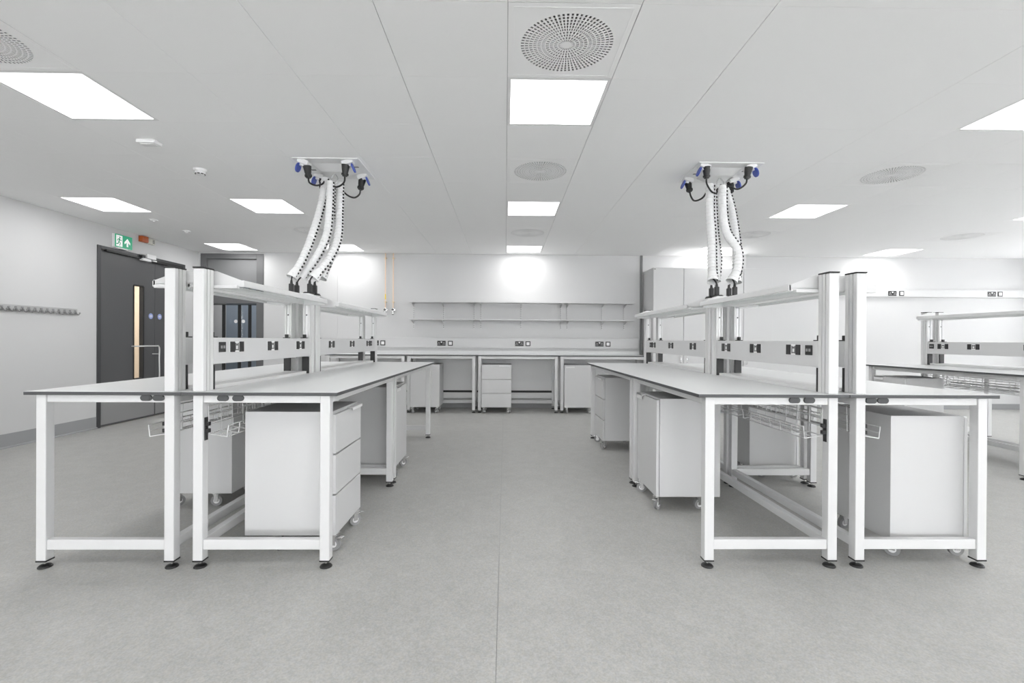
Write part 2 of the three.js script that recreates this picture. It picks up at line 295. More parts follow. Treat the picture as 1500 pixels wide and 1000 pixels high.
{ // door_2: grey framed glazed screen in the back wall
  const d = structure('door_2', 'grey framed glazed double doors with a plain panel above', 'door');
  const z0 = ZB - 0.12, z1 = ZB + 0.015, x0 = D2.x0, x1 = D2.x1;
  mesh('door_frame', [rbox(x0, x0 + 0.10, 0, D2.top, z0, z1, 0.003), rbox(x1 - 0.12, x1, 0, D2.top, z0, z1, 0.003), rbox(x0 + 0.10, x1 - 0.12, 2.575, D2.top, z0, z1, 0.003), rbox(x0 + 0.10, x1 - 0.12, 1.80, 1.93, z0, z1, 0.003)], M.lobbyGrey, d);
  mesh('over_panel', rbox(x0 + 0.10, x1 - 0.12, 1.93, 2.575, ZB - 0.07, ZB - 0.03, 0.002), M.lobbyPanel, d, 'plain grey panel over the doors');
  for (const [a, b, nx, nm] of [[x0 + 0.105, -4.936, 0, 'side_light'], [-4.932, -4.663, -4.723, 'door_leaf'], [-4.659, -4.484, -4.593, 'door_leaf'], [-4.480, x1 - 0.125, 0, 'side_light']]) {
    const lf = mesh(nm, [rbox(a, a + 0.018, 0.01, 1.79, ZB - 0.075, ZB - 0.035, 0.002), rbox(b - 0.018, b, 0.01, 1.79, ZB - 0.075, ZB - 0.035, 0.002), rbox(a + 0.018, b - 0.018, 0.01, 0.14, ZB - 0.075, ZB - 0.035, 0.002), rbox(a + 0.018, b - 0.018, 1.775, 1.79, ZB - 0.075, ZB - 0.035, 0.002)], M.black, d);
    mesh('pane', box(a + 0.018, b - 0.018, 0.14, 1.775, ZB - 0.058, ZB - 0.052), M.glass, lf, 'clear door glass');
    if (nx) mesh('door_notice', cyl(0.03, 0.03, 0.002, 24, nx, 1.49, ZB - 0.05, 'z'), M.white, lf, 'round white door notice');
  }
  const w = structure('wall_passage', 'blue grey passage wall seen through the glazed doors', 'wall');
  const zz = ZB - T;
  mesh('passage_wall', box(-5.72, -3.9, 0, H, zz - 1.4, zz - 1.3), M.blueGrey, w);
  mesh('passage_wall', box(-6.7, -5.72, 0, H, zz - 1.4, zz - 1.3), M.wall, w);
  mesh('passage_side', [box(-6.7, -6.6, 0, H, zz - 1.3, zz), box(-3.9, -3.8, 0, H, zz - 1.4, zz), box(-6.7, -3.8, H, H + 0.1, zz - 1.4, zz), box(-6.7, XL - T, 0, H, zz - 0.05, zz)], M.wall, w);
  mesh('passage_floor', box(-6.7, -3.8, -0.1, 0, zz - 1.4, zz), M.skirting, w);
  const l = thing('added_passage_light', 'unseen light panel added to light the passage behind the glazed doors', 'light', [-5.2, H, zz - 0.65]);  // added lamp out of view, lights the closed passage box
  mesh('diffuser', rbox(-0.3, 0.3, -0.03, 0, -0.2, 0.2, 0.004), M.glow, l); const L = new THREE.RectAreaLight(0xffffff, 12, 0.58, 0.38); L.position.y = -0.034; L.rotation.x = -Math.PI / 2; L.name = 'panel_light'; l.add(L);
}
{ // exit sign: green running figure and arrow
  const cv = document.createElement('canvas'); cv.width = 300; cv.height = 180; const x = cv.getContext('2d');
  x.fillStyle = '#1f9e74'; x.fillRect(0, 0, 300, 180);
  x.fillStyle = '#ffffff'; x.fillRect(24, 14, 104, 152);
  x.strokeStyle = '#1f8a66'; x.fillStyle = '#1f8a66'; x.lineCap = 'round'; x.lineJoin = 'round';
  x.beginPath(); x.arc(84, 40, 12, 0, 7); x.fill();
  const ln = (w, ...p) => { x.lineWidth = w; x.beginPath(); x.moveTo(p[0], p[1]); for (let i = 2; i < p.length; i += 2) x.lineTo(p[i], p[i + 1]); x.stroke(); };
  ln(20, 78, 62, 70, 98); ln(11, 76, 62, 50, 70, 40, 92); ln(11, 82, 64, 98, 82, 114, 76); ln(13, 70, 100, 92, 118, 84, 150); ln(13, 68, 100, 56, 130, 32, 136);
  x.fillStyle = '#ffffff'; x.beginPath(); x.moveTo(214, 34); x.lineTo(266, 92); x.lineTo(262, 120); x.lineTo(228, 88); x.lineTo(228, 150); x.lineTo(200, 150); x.lineTo(200, 88); x.lineTo(166, 120); x.lineTo(162, 92); x.closePath(); x.fill();
  const tx = new THREE.CanvasTexture(cv); tx.colorSpace = THREE.SRGBColorSpace;
  const print = new THREE.MeshStandardMaterial({ map: tx, roughness: 0.4, emissive: 0xffffff, emissiveMap: tx, emissiveIntensity: 0.25 });
  const t = thing('exit_sign', 'green exit sign with running figure and upward arrow above the dark doors', 'sign', [XL, 2.43, -6.63]);
  mesh('housing', [rbox(0, 0.035, 0, 0.185, -0.155, 0.155, 0.004), rbox(0, 0.05, -0.018, 0.002, -0.06, 0.10, 0.004)], M.white, t);
  const p = new THREE.PlaneGeometry(0.30, 0.178); p.rotateY(Math.PI / 2); p.translate(0.0362, 0.093, 0); mesh('sign_face', p, print, t, 'green running figure and arrow print');
  const b = thing('alarm_beacon', 'orange beacon and cream sounder box on the wall above the dark doors', 'alarm', [XL, 2.595, -7.06]);
  mesh('beacon_lens', rbox(0, 0.06, 0, 0.085, 0.0, 0.125, 0.008), M.orange, b, 'orange beacon lens');
  mesh('sounder_box', rbox(0, 0.045, -0.005, 0.08, -0.15, -0.002, 0.006), M.cream, b, 'cream sounder box');
  mesh('sounder_grille', [0, 1, 2, 3].map((k) => box(0.045, 0.047, 0.014 + k * 0.014, 0.022 + k * 0.014, -0.135, -0.095)), M.aluDark, b);
}
{ // coat hooks
  const z0 = -5.95, z1 = -4.25, t = thing('coat_hook_rail', 'grey metal coat hook rail on the white wall beside the doors', 'coat rail', [XL, 1.47, (z0 + z1) / 2]);
  const zc = (z0 + z1) / 2;
  mesh('rail', rbox(0, 0.014, 0, 0.075, z0 - zc, z1 - zc, 0.003), M.hookMetal, t);
  const hook = join([tube([[0.012, 0.05, 0], [0.03, 0.03, 0], [0.045, 0.008, 0], [0.06, 0.002, 0], [0.072, 0.02, 0]], 0.006, 16, 8), rbox(0.012, 0.022, 0.008, 0.058, -0.012, 0.012, 0.003), new THREE.SphereGeometry(0.010, 12, 8).translate(0.073, 0.022, 0)]);
  for (let z = -5.915; z < z1 - 0.02; z += 0.071) { const m = mesh('hook', hook, M.hookDark, t); m.position.z = z - zc; }
}

// ───────────────────────── sockets ─────────────────────────
// parts of a socket face, on a plane facing +z in local axes; o turns and places them
function place(g, o) { g.applyMatrix4(o); return g; }
const stuff = (m) => { m.userData.kind = 'stuff'; return m; };
function moduleSocket(parent, o) {                           // two black faces with a white data insert between them
  const plate = mesh('socket_outlet', [place(rbox(-0.069, 0.069, -0.031, 0.031, 0, 0.003, 0.001), o)], M.white, parent, 'power and data outlet');
  for (const x of [-0.046, 0.046]) mesh('socket_face', [place(rbox(x - 0.022, x + 0.022, -0.03, 0.03, 0.002, 0.008, 0.003), o)], M.socket, plate, 'black power socket face');
  stuff(mesh('insert_mark', [[-0.018, -0.010, -0.022, 0.022], [0.010, 0.018, -0.022, 0.022], [-0.010, 0.010, 0.006, 0.018], [-0.010, 0.010, -0.02, -0.014]].map(([a, b, c, e]) => place(box(a, b, c, e, 0.002, 0.0042), o)), M.aluDark, plate));
}
function dataSocket(parent, o) {
  const p = mesh('data_outlet', [place(rbox(-0.03, 0.03, -0.028, 0.028, 0, 0.006, 0.003), o)], M.socket, parent, 'black data outlet');
  for (const x of [-0.012, 0.012]) mesh('data_port', [place(rbox(x - 0.008, x + 0.008, -0.008, 0.008, 0.004, 0.0075, 0.001), o)], M.wheel, p);
}
function doubleSocket(parent, o) {                           // black double socket on the wall trunking
  const p = mesh('socket_outlet', [place(rbox(-0.073, 0.073, -0.043, 0.043, 0, 0.009, 0.004), o)], M.socket, parent, 'black double power socket');
  mesh('rocker_switch', [place(rbox(-0.014, 0.014, 0.010, 0.03, 0.008, 0.013, 0.002), o)], M.white, p, 'white rocker switch');
  stuff(mesh('pin_slots', [-0.043, 0.043].flatMap((x) => [[-0.005, 0.005, 0.002, 0.016], [-0.018, -0.008, -0.020, -0.012], [0.008, 0.018, -0.020, -0.012]].map(([a, b, c, e]) => place(box(x + a, x + b, c, e, 0.0086, 0.0098), o))), M.cabinetEdge, p));
}
function singleOutlet(parent, o) {
  const p = mesh('switch_outlet', [place(rbox(-0.043, 0.043, -0.043, 0.043, 0, 0.009, 0.004), o)], M.socket, parent, 'black framed white outlet');
  mesh('white_plate', [place(rbox(-0.027, 0.027, -0.027, 0.027, 0.008, 0.012, 0.002), o)], M.white, p, 'white square insert');
}
const face = (x, y, z, turn) => new THREE.Matrix4().makeRotationY(turn).setPosition(x, y, z);

// ───────────────────────── island benches with service spine ─────────────────────────
const footG = join([new THREE.LatheGeometry([[0, 0], [0.031, 0], [0.031, 0.004], [0.025, 0.011], [0.012, 0.016], [0.0, 0.016]].map((p) => new THREE.Vector2(...p)), 20)]);
function legWithFoot(parent, name, geos, cx, cz, w = 0.025) {
  const leg = mesh(name, geos, M.steel, parent);
  const f = mesh('foot', footG, M.black, leg, 'black levelling foot'); f.position.set(cx, 0, cz);
  const s = mesh('foot_stem', cyl(0.006, 0.006, 0.026, 10, cx, 0.023, cz), M.chrome, leg);
  mesh('end_cap', rbox(cx - w - 0.001, cx + w + 0.001, 0.034, 0.042, cz - w - 0.001, cz + w + 0.001, 0.001), M.black, leg, 'black end cap');
  return leg;
}
function oval(a, b, d) { const sh = new THREE.Shape(); sh.absarc(a - b, 0, b, -Math.PI / 2, Math.PI / 2, false); sh.absarc(b - a, 0, b, Math.PI / 2, Math.PI * 1.5, false); sh.closePath(); return new THREE.ExtrudeGeometry(sh, { depth: d, bevelEnabled: true, bevelSize: 0.001, bevelThickness: 0.001, bevelSegments: 1, curveSegments: 8 }); }
function bench({ seam, side, zNear, L, label, sockets = [], data = [], nearEnd, outer, shelfTo, group }) {
  // local axes: x away from the seam is side*u, z runs towards the back wall as -w
  const t = thing('lab_bench', label, 'lab bench', [seam, 0, zNear], 0, group);
  const P = (u0, u1, y0, y1, w0, w1, r) => { const a = side * u0, b = side * u1; return r ? rbox(Math.min(a, b), Math.max(a, b), y0, y1, -w1, -w0, r) : box(Math.min(a, b), Math.max(a, b), y0, y1, -w1, -w0); };
  const D = 0.795, uL = 0.725, uP = 0.073, h = 0.025, TOP = 0.915, U = 0.897;
  const wt = mesh('worktop', P(0.001, D, U, TOP - 0.001, 0.001, L - 0.001, 0.0015), M.core, t, 'worktop with dark laminate core edge');
  mesh('worktop_surface', P(0.0015, D - 0.0015, TOP - 0.002, TOP, 0.002, L - 0.002, 0.0005), M.laminate, wt, 'pale grey laminate surface');
  const ends = [0.045, L - 0.045];
  for (const w of ends) legWithFoot(t, 'leg', [P(uL - h, uL + h, 0.04, U, w - h, w + h, 0.004)], side * uL, -w);
  ends.forEach((w, k) => {                                    // rear legs run on above the worktop as posts
    const inn = k ? -1 : 1, wo = w - inn * h;                 // wo: outer face of the post
    const g = [P(uP - h, uP + h, 0.04, U, w - h, w + h, 0.004), P(uP - 0.027, uP + 0.027, TOP, 1.552, Math.min(wo, wo + inn * 0.03), Math.max(wo, wo + inn * 0.03), 0.005)];
    const post = legWithFoot(t, 'upright_post', g, side * uP, -w);
    const a = wo + inn * 0.03, q = (d0, d1) => [Math.min(a + inn * d0, a + inn * d1), Math.max(a + inn * d0, a + inn * d1)];
    const Q = (u0, u1, y0, y1, d0, d1, r) => P(u0, u1, y0, y1, ...q(d0, d1), r);
    mesh('post_profile', [Q(uP - 0.012, uP + 0.012, TOP, 1.55, 0, 0.050), Q(uP - 0.026, uP + 0.026, TOP, 1.552, 0.005, 0.026, 0.001), Q(uP - 0.026, uP + 0.026, TOP, 1.552, 0.031, 0.046, 0.001), Q(uP - 0.026, uP - 0.014, TOP, 1.552, 0.045, 0.056, 0.001), Q(uP + 0.014, uP + 0.026, TOP, 1.552, 0.045, 0.056, 0.001)], M.alu, post, 'grooved aluminium profile');
    mesh('profile_insert', Q(uP - 0.009, uP + 0.009, 1.20, 1.548, 0.049, 0.054, 0.001), M.white, post, 'white cover strip');
    mesh('screw', Q(uP - 0.005, uP + 0.005, 1.375, 1.385, 0.0535, 0.0555), M.black, post);
    mesh('post_cap', Q(uP - 0.029, uP + 0.029, 1.552, 1.560, -0.032, 0.058, 0.002), M.black, post, 'black post cap');
    mesh('cable_plate', Q(uP - 0.028, uP + 0.026, TOP + 0.002, 1.048, 0.060, 0.074, 0.003), M.black, post, 'black plate under the beam');
    mesh('beam_clip', [Q(uP - 0.020, uP + 0.012, 1.194, 1.20, 0.06, 0.12, 0.002), Q(uP - 0.012, uP + 0.006, 1.20, 1.225, 0.07, 0.10, 0.003)], M.black, post, 'black beam clip');
  });
  for (const w of ends) {
    mesh('low_rail', P(uP + h, uL - h, 0.095, 0.148, w - 0.018, w + 0.018, 0.004), M.steel, t);
    mesh('top_rail', P(uP + h, uL - h, 0.857, U, w - 0.018, w + 0.018, 0.004), M.steel, t);
  }
  const a = ends[0] + h, b = ends[1] - h;
  mesh('front_rail', P(uL - 0.02, uL + 0.02, 0.855, U, a, b, 0.004), M.steel, t);
  mesh('rear_rail', P(uP - 0.02, uP + 0.02, 0.855, U, a, b, 0.004), M.steel, t);
  mesh('stretcher', P(uP - 0.02, uP + 0.02, 0.10, 0.148, a, b, 0.004), M.steel, t);
  if (nearEnd) for (const u of outer ? [0.129, 0.192] : [0.20, 0.278]) mesh('cable_grommet', oval(0.028, 0.014, 0.008).translate(side * u, 0.8815, -ends[0] + 0.0175), M.core, t, 'dark oval grommet');
  for (const w of [ends[0] + 0.02, ends[1] - 0.06]) mesh('fixing_clip', P(uL + 0.02, uL + 0.024, 0.862, 0.892, w, w + 0.03, 0.002), M.cabinetEdge, t);
  // spine: ledge on the worktop, beam with sockets, shelf
  mesh('spine_ledge', P(0.004, 0.085, TOP, TOP + 0.022, a + 0.06, b - 0.06, 0.003), M.alu, t, 'low aluminium ledge');
  const w0 = ends[0] - h + 0.086, w1 = ends[1] + h - 0.086;
  const beam = mesh('service_beam', P(0.046, 0.100, 1.052, 1.194, w0, w1, 0.004), M.cabinet, t, 'white service beam');
  const turn = side > 0 ? Math.PI / 2 : -Math.PI / 2;
  for (const w of sockets) moduleSocket(t, face(side * 0.100, 1.143, -w, turn));
  for (const w of data) dataSocket(t, face(side * 0.100, 1.143, -w, turn));
  const s0 = w0 + 0.03, s1 = shelfTo ?? w1 - 0.02;
  const shelf = mesh('reagent_shelf', P(0.060, 0.230, 1.480, 1.486, s0, s1, 0.001), M.shelfGlass, t, 'clear glass reagent shelf');
  mesh('shelf_rail', P(0.230, 0.244, 1.470, 1.504, s0, s1, 0.003), M.steel, shelf); mesh('shelf_rail', P(0.044, 0.060, 1.462, 1.488, s0, s1, 0.003), M.steel, shelf);
  const wedge = (w) => { const sh = new THREE.Shape(); sh.moveTo(0.02, 1.468); sh.lineTo(0.246, 1.468); sh.lineTo(0.246, 1.498); sh.lineTo(0.10, 1.552); sh.lineTo(0.02, 1.552); sh.closePath(); const g = new THREE.ExtrudeGeometry(sh, { depth: 0.004, bevelEnabled: false }); if (side < 0) g.applyMatrix4(new THREE.Matrix4().makeRotationY(Math.PI)); g.translate(0, 0, -w); return g; };
  mesh('shelf_bracket', wedge(s0), M.steel, shelf); mesh('shelf_bracket', wedge(s1), M.steel, shelf);
  for (const w of [w0 + 0.016, w1 - 0.016]) mesh('shelf_arm', P(uP - 0.01, 0.22, 1.458, 1.474, w - 0.014, w + 0.014, 0.002), M.steel, shelf);
  // wire cable tray under the worktop
  const wires = [], A = [0.103, 0.835], B = [0.108, 0.690], C = [0.200, 0.675], E = [0.207, 0.735], r = 0.0030, lo = 0.06, hi = L - 0.10;
  const pt = ([u, y], w) => [side * u, y, -w], mid = (p, q, f) => [p[0] + (q[0] - p[0]) * f, p[1] + (q[1] - p[1]) * f];
  for (const p of [A, mid(A, B, 0.33), mid(A, B, 0.66), B, mid(B, C, 0.5), C, mid(C, E, 0.5), E]) wires.push(rod(pt(p, lo), pt(p, hi), r));
  for (let w = lo; w <= hi + 1e-6; w += (hi - lo) / 12) for (const [p, q] of [[A, B], [B, C], [C, E]]) wires.push(rod(pt(p, w), pt(q, w), r));
  for (const w of [lo, hi]) for (const [p, q] of [[A, E], [mid(A, B, 0.5), mid(C, E, 0.5)]]) if (w === hi) wires.push(rod(pt(p, w), pt(q, w), r));
  const tray = mesh('cable_tray', wires, M.steel, t, 'white wire cable tray');
  for (const w of ends) mesh('tray_bracket', [P(uP + h, uP + h + 0.006, 0.66, 0.78, w - 0.012, w + 0.012, 0.002), P(uP + h + 0.006, uP + h + 0.022, 0.70, 0.72, w - 0.01, w + 0.01, 0.002), P(uP + h + 0.006, uP + h + 0.022, 0.735, 0.755, w - 0.01, w + 0.01, 0.002)], M.black, tray, 'black tray bracket');
  return t;
}
const SA = -1.657, SB = 1.800, SC = 5.245, ZN = -2.43, ZM = -3.88, LN = 1.45, LF = 1.89;
const nearS = { sockets: [0.32, 0.74, 1.165], data: [0.18] }, farS = { sockets: [0.355, 0.92, 1.48], data: [1.60] };
bench({ seam: SA, side: -1, zNear: ZN, L: LN, nearEnd: true, outer: true, ...nearS, label: 'white lab bench of the island by the dark doors, door side, open end' });
bench({ seam: SA, side: 1, zNear: ZN, L: LN, nearEnd: true, ...nearS, label: 'white lab bench over the near drawer pedestal, island by the dark doors, aisle side' });
bench({ seam: SA, side: -1, zNear: ZM, L: LF, ...farS, label: 'white lab bench of the island by the dark doors, door side, towards back wall' });
bench({ seam: SA, side: 1, zNear: ZM, L: LF, ...farS, label: 'white lab bench of the island by the dark doors, aisle side, towards back wall' });
bench({ seam: SB, side: -1, zNear: ZN, L: LN, nearEnd: true, ...nearS, label: 'white lab bench of the middle island, aisle side, over the door pedestal' });
bench({ seam: SB, side: 1, zNear: ZN, L: LN, nearEnd: true, outer: true, ...nearS, label: 'white lab bench of the middle island, window side, open end' });
bench({ seam: SB, side: -1, zNear: ZM, L: LF, ...farS, label: 'white lab bench of the middle island, aisle side, towards the tall cupboards' });
bench({ seam: SB, side: 1, zNear: ZM, L: LF, ...farS, label: 'white lab bench of the middle island, window side, towards the tall cupboards' });
bench({ seam: SC, side: -1, zNear: -3.98, L: 1.80, sockets: [1.12, 0.55, 1.48], data: [1.63], label: 'white lab bench of the window-side island, facing the middle island' });
bench({ seam: SC, side: 1, zNear: -3.98, L: 1.80, sockets: [0.55, 1.48], label: 'white lab bench of the window-side island, facing the windows' });

// ───────────────────────── mobile pedestals ─────────────────────────
function caster() {
  return { wheel: join([cyl(0.037, 0.037, 0.022, 24, 0, 0.037, 0, 'x')]), hub: join([cyl(0.020, 0.020, 0.025, 16, 0, 0.037, 0, 'x')]), fork: join([rbox(-0.019, -0.014, 0.032, 0.094, -0.014, 0.014, 0.002), rbox(0.014, 0.019, 0.032, 0.094, -0.014, 0.014, 0.002), rbox(-0.024, 0.024, 0.084, 0.098, -0.024, 0.024, 0.002)]), brake: join([rbox(-0.014, 0.014, 0.070, 0.078, 0.010, 0.056, 0.003)]) };
}
const CG = caster();
function pedestal({ x, z, turn = 0, w = 0.46, d = 0.5, kind, label, group, y1 = 0.787, rear = 0.13 }) {
  // local front face towards +z, group at the floor under the middle of the body
  const t = thing('mobile_pedestal', label, kind === 'drawers' ? 'drawer unit' : 'cupboard', [x, 0, z], turn, group);
  const y0 = 0.099, F = d / 2, f0 = F - 0.02;
  mesh('body', [rbox(-w / 2, w / 2, y0, y1 - 0.001, -F, f0 - 0.003, 0.002)], M.cabinet, t);
  const lipX = 0.012;
  if (kind === 'drawers') {
    const n = 3, hh = (y1 - 0.012 - y0) / n;
    for (let k = 0; k < n; k++) {
      const a = y0 + k * hh + (k ? 0.0045 : 0), b = y0 + (k + 1) * hh - 0.0045;
      const dr = mesh('drawer_front', rbox(-w / 2 + 0.001, w / 2 - 0.001, a, b, f0, F, 0.002), M.cabinet, t);
      if (k === n - 1) mesh('drawer_pull', [rbox(w / 2 - 0.20, w / 2 - 0.02, b + 0.001, b + 0.006, f0 - 0.01, F + 0.016, 0.002), rbox(w / 2 - 0.20, w / 2 - 0.02, b - 0.012, b + 0.006, F + 0.011, F + 0.016, 0.002)], M.cabinetEdge, dr);
    }
  } else {
    const n = kind === 'doubledoor' ? 2 : 1, ww = w / n;
    for (let k = 0; k < n; k++) {
      const a = -w / 2 + k * ww + 0.0015, b = a + ww - 0.003;
      const dr = mesh('cupboard_door', rbox(a, b, y0, y1 - 0.012, f0, F, 0.002), M.cabinet, t);
      const c = n === 2 && k === 0 ? b - 0.09 : a + 0.09;
      mesh('door_pull', [rbox(c - 0.07, c + 0.07, y1 - 0.018, y1 - 0.006, f0 - 0.01, F + 0.016, 0.002), rbox(c - 0.07, c + 0.07, y1 - 0.045, y1 - 0.006, F + 0.011, F + 0.016, 0.002)], M.cabinetEdge, dr);
    }
  }
  for (const [sx, sz] of [[-1, 1], [1, 1], [-1, -1], [1, -1]]) {
    const c = new THREE.Group(); c.name = 'caster'; c.position.set(sx * (w / 2 - 0.045), 0, sz * (F - (sz > 0 ? 0.022 : rear))); c.rotation.y = sx * 0.5 + sz * 0.3; t.add(c);
    mesh('wheel', CG.wheel, M.wheel, c, 'grey rubber wheel'); mesh('hub', CG.hub, M.white, c); mesh('fork', CG.fork, M.chrome, c); if (sz > 0) mesh('brake_lever', CG.brake, M.chrome, c);
  }
  return t;
}
const E_ = Math.PI / 2, W_ = -Math.PI / 2;
pedestal({ x: -1.187, z: -2.85, turn: E_, w: 0.45, d: 0.50, rear: 0.17, kind: 'drawers', label: 'white three-drawer pedestal on casters under the open end of the dark-door island' });
pedestal({ x: -2.13, z: -3.565, turn: W_, w: 0.45, d: 0.42, kind: 'door', label: 'white pedestal on casters under the door-side bench of the dark-door island' });
pedestal({ x: -1.17, z: -4.25, turn: E_, w: 0.48, d: 0.47, kind: 'door', label: 'white door pedestal under the dark-door island, between its middle and end legs' });
pedestal({ x: 1.285, z: -3.51, turn: W_, w: 0.47, d: 0.45, kind: 'door', label: 'white door pedestal on casters under the middle island, facing the aisle' });
pedestal({ x: 1.30, z: -5.33, turn: W_, w: 0.45, d: 0.47, kind: 'drawers', label: 'white three-drawer pedestal under the middle island, facing the aisle' });
pedestal({ x: 2.335, z: -2.79, turn: E_, w: 0.47, d: 0.43, rear: 0.05, kind: 'door', label: 'white pedestal on casters under the open end of the middle island, window side' });
pedestal({ x: 2.335, z: -4.27, turn: E_, w: 0.45, d: 0.43, kind: 'door', label: 'white pedestal under the middle island, window side, just past the cable sleeves' });
pedestal({ x: 4.73, z: -5.47, turn: W_, w: 0.45, d: 0.45, kind: 'door', label: 'white pedestal under the window-side island' });
pedestal({ x: -1.30, z: -7.885, w: 0.47, d: 0.5, kind: 'door', label: 'white single-door pedestal under the wall bench, beside the copper pipes end' });
pedestal({ x: -0.14, z: -7.885, w: 0.485, d: 0.5, kind: 'drawers', label: 'white three-drawer pedestal under the middle of the wall bench' });
pedestal({ x: 1.20, z: -7.885, w: 0.47, d: 0.5, kind: 'door', label: 'white single-door pedestal under the wall bench, next to the tall cupboards' });

// ───────────────────────── wall benches, trunking, shelves, pipes, cupboards ─────────────────────────
{
  const zf = -7.69, zr = ZB + 0.004, top = 0.945;
  const joints = [-2.93, -1.62, -0.465, 0.885, 2.36];
  const labels = ['white wall bench under the copper pipes', 'white wall bench between the copper pipes and the drawer pedestal', 'white wall bench over the three-drawer pedestal', 'white wall bench next to the tall cupboards'];
  for (let k = 0; k < 4; k++) {
    const a = joints[k] + 0.001, b = joints[k + 1] - 0.001, cx = (a + b) / 2, w = b - a;
    const t = thing('wall_bench', labels[k], 'lab bench', [cx, 0, zf]), x0 = a - cx, x1 = b - cx, dz = zr - zf;
    const wt = mesh('worktop', rbox(x0, x1, top - 0.02, top - 0.001, dz, 0.012, 0.0015), M.core, t, 'worktop with dark laminate core edge');
    mesh('worktop_surface', rbox(x0, x1, top - 0.002, top, dz, 0.0105, 0.0005), M.laminate, wt, 'pale grey laminate surface');
    mesh('upstand', rbox(x0, x1, top, top + 0.055, dz + 0.002, dz + 0.018, 0.002), M.laminate, wt, 'pale upstand');
    for (const sx of [x0 + 0.047, x1 - 0.047]) for (const sz of [-0.03, dz + 0.10]) legWithFoot(t, 'leg', [rbox(sx - 0.025, sx + 0.025, 0.04, top - 0.02, sz - 0.025, sz + 0.025, 0.004)], sx, sz);
    for (const sx of [x0 + 0.047, x1 - 0.047]) mesh('low_rail', rbox(sx - 0.018, sx + 0.018, 0.095, 0.148, dz + 0.125, -0.055, 0.004), M.steel, t);
    mesh('front_rail', rbox(x0 + 0.072, x1 - 0.072, top - 0.065, top - 0.02, -0.05, -0.012, 0.004), M.steel, t);
    mesh('rear_rail', rbox(x0 + 0.072, x1 - 0.072, 0.095, 0.150, dz + 0.08, dz + 0.12, 0.004), M.steel, t);
    mesh('lower_panel', rbox(x0 + 0.004, x1 - 0.004, 0.175, 0.272, dz + 0.035, dz + 0.05, 0.002), M.cabinetEdge, t, 'narrow lower panel');
    mesh('back_panel', rbox(x0 + 0.004, x1 - 0.004, 0.31, top - 0.02, dz + 0.035, dz + 0.05, 0.002), M.cabinetEdge, t, 'plain panel under the worktop');
    mesh('cable_channel', rbox(x0 + 0.004, x1 - 0.004, 0.275, 0.31, dz + 0.02, dz + 0.052, 0.002), M.black, t, 'black channel under the panel');
    for (const sx of [x0 + 0.047, x1 - 0.047]) mesh('tray_bracket', rbox(sx - 0.027, sx + 0.027, 0.66, 0.76, -0.058, -0.054, 0.001), M.black, t);
  }
  // trunking along the back wall
  const trunk = (x0, x1, y0, y1, z, label, outs) => {
    const cx = (x0 + x1) / 2, t = thing('wall_trunking', label, 'trunking', [cx, y0, z]), q = ZB + 0.001 - z;
    const h = y1 - y0;
    const body = mesh('trunking_body', [rbox(x0 - cx, x1 - cx, 0, h, q, -0.006, 0.004), rbox(x0 - cx, x1 - cx, 0.012, h - 0.012, -0.006, 0, 0.002)], M.cabinet, t);
    for (const [kind, x] of outs) (kind ? singleOutlet : doubleSocket)(t, face(x - cx, h * 0.46, 0, 0));
    return t;
  };
  trunk(-2.93, 2.33, 1.045, 1.225, ZB + 0.06, 'white dado trunking with black sockets above the wall benches', [[0, -2.27], [1, -2.125], [0, -1.11], [1, -0.955], [0, 0.245], [1, 0.395], [0, 1.645], [1, 1.795]]);
  trunk(4.45, XR - 0.02, 1.985, 2.125, ZB + 0.055, 'white high level trunking with black sockets on the wall past the cupboards', [[0, 6.82], [1, 6.985], [0, 8.60], [1, 8.75]]);
  // wall shelves
  const ups = [[-1.60, -1.08, -0.55], [-0.43, 0.27, 0.97], [1.08, 1.69, 2.08]], ends = [[-1.63, -0.49], [-0.485, 1.02], [1.025, 2.21]];
  const sl = ['pair of thin white wall shelves on slotted uprights, near the copper pipes', 'pair of thin white wall shelves on slotted uprights, middle of the three', 'pair of thin white wall shelves on slotted uprights, near the tall cupboards'];
  ups.forEach((u, k) => {
    const [a, b] = ends[k], cx = (a + b) / 2, z = ZB + 0.012, t = thing('wall_shelf_unit', sl[k], 'shelf', [cx, 1.38, z]);
    for (const x of u) {
      const up = mesh('upright', rbox(x - cx - 0.012, x - cx + 0.012, 0, 0.47, 0, 0.012, 0.002), M.steel, t);
      mesh('slots', Array.from({ length: 14 }, (_, i) => box(x - cx - 0.006, x - cx + 0.006, 0.02 + i * 0.032, 0.034 + i * 0.032, 0.0115, 0.0128)), M.aluDark, up);
      for (const y of [0.145, 0.44]) { const sh = new THREE.Shape(); sh.moveTo(0.012, y); sh.lineTo(0.23, y); sh.lineTo(0.23, y - 0.015); sh.lineTo(0.012, y - 0.06); sh.closePath(); const g = new THREE.ExtrudeGeometry(sh, { depth: 0.005, bevelEnabled: false }); g.rotateY(-Math.PI / 2); g.translate(x - cx + 0.0025, 0, 0); mesh('bracket', g, M.steel, t); }
    }
    for (const y of [0.145, 0.44]) mesh('shelf_board', rbox(a - cx, b - cx, y, y + 0.018, 0.013, 0.26, 0.003), M.cabinet, t);
  });
  // copper service pipes
  for (const [x, l, band] of [[-2.09, 'copper service pipe with a yellow band and wall outlet', true], [-1.955, 'plain copper service pipe with wall outlet, next to the shelves', false]]) {
    const t = thing('copper_pipe', l, 'pipe', [x, 1.62, ZB + 0.012]);
    mesh('pipe', cyl(0.0085, 0.0085, 0.95, 14, 0, 0.59, 0.035), M.copper, t);
    for (const y of [0.22, 0.98]) mesh('pipe_clip', [cyl(0.014, 0.014, 0.016, 16, 0, y, 0.035), rbox(-0.02, 0.02, y - 0.008, y + 0.008, 0.0, 0.03, 0.002)], M.brass, t);
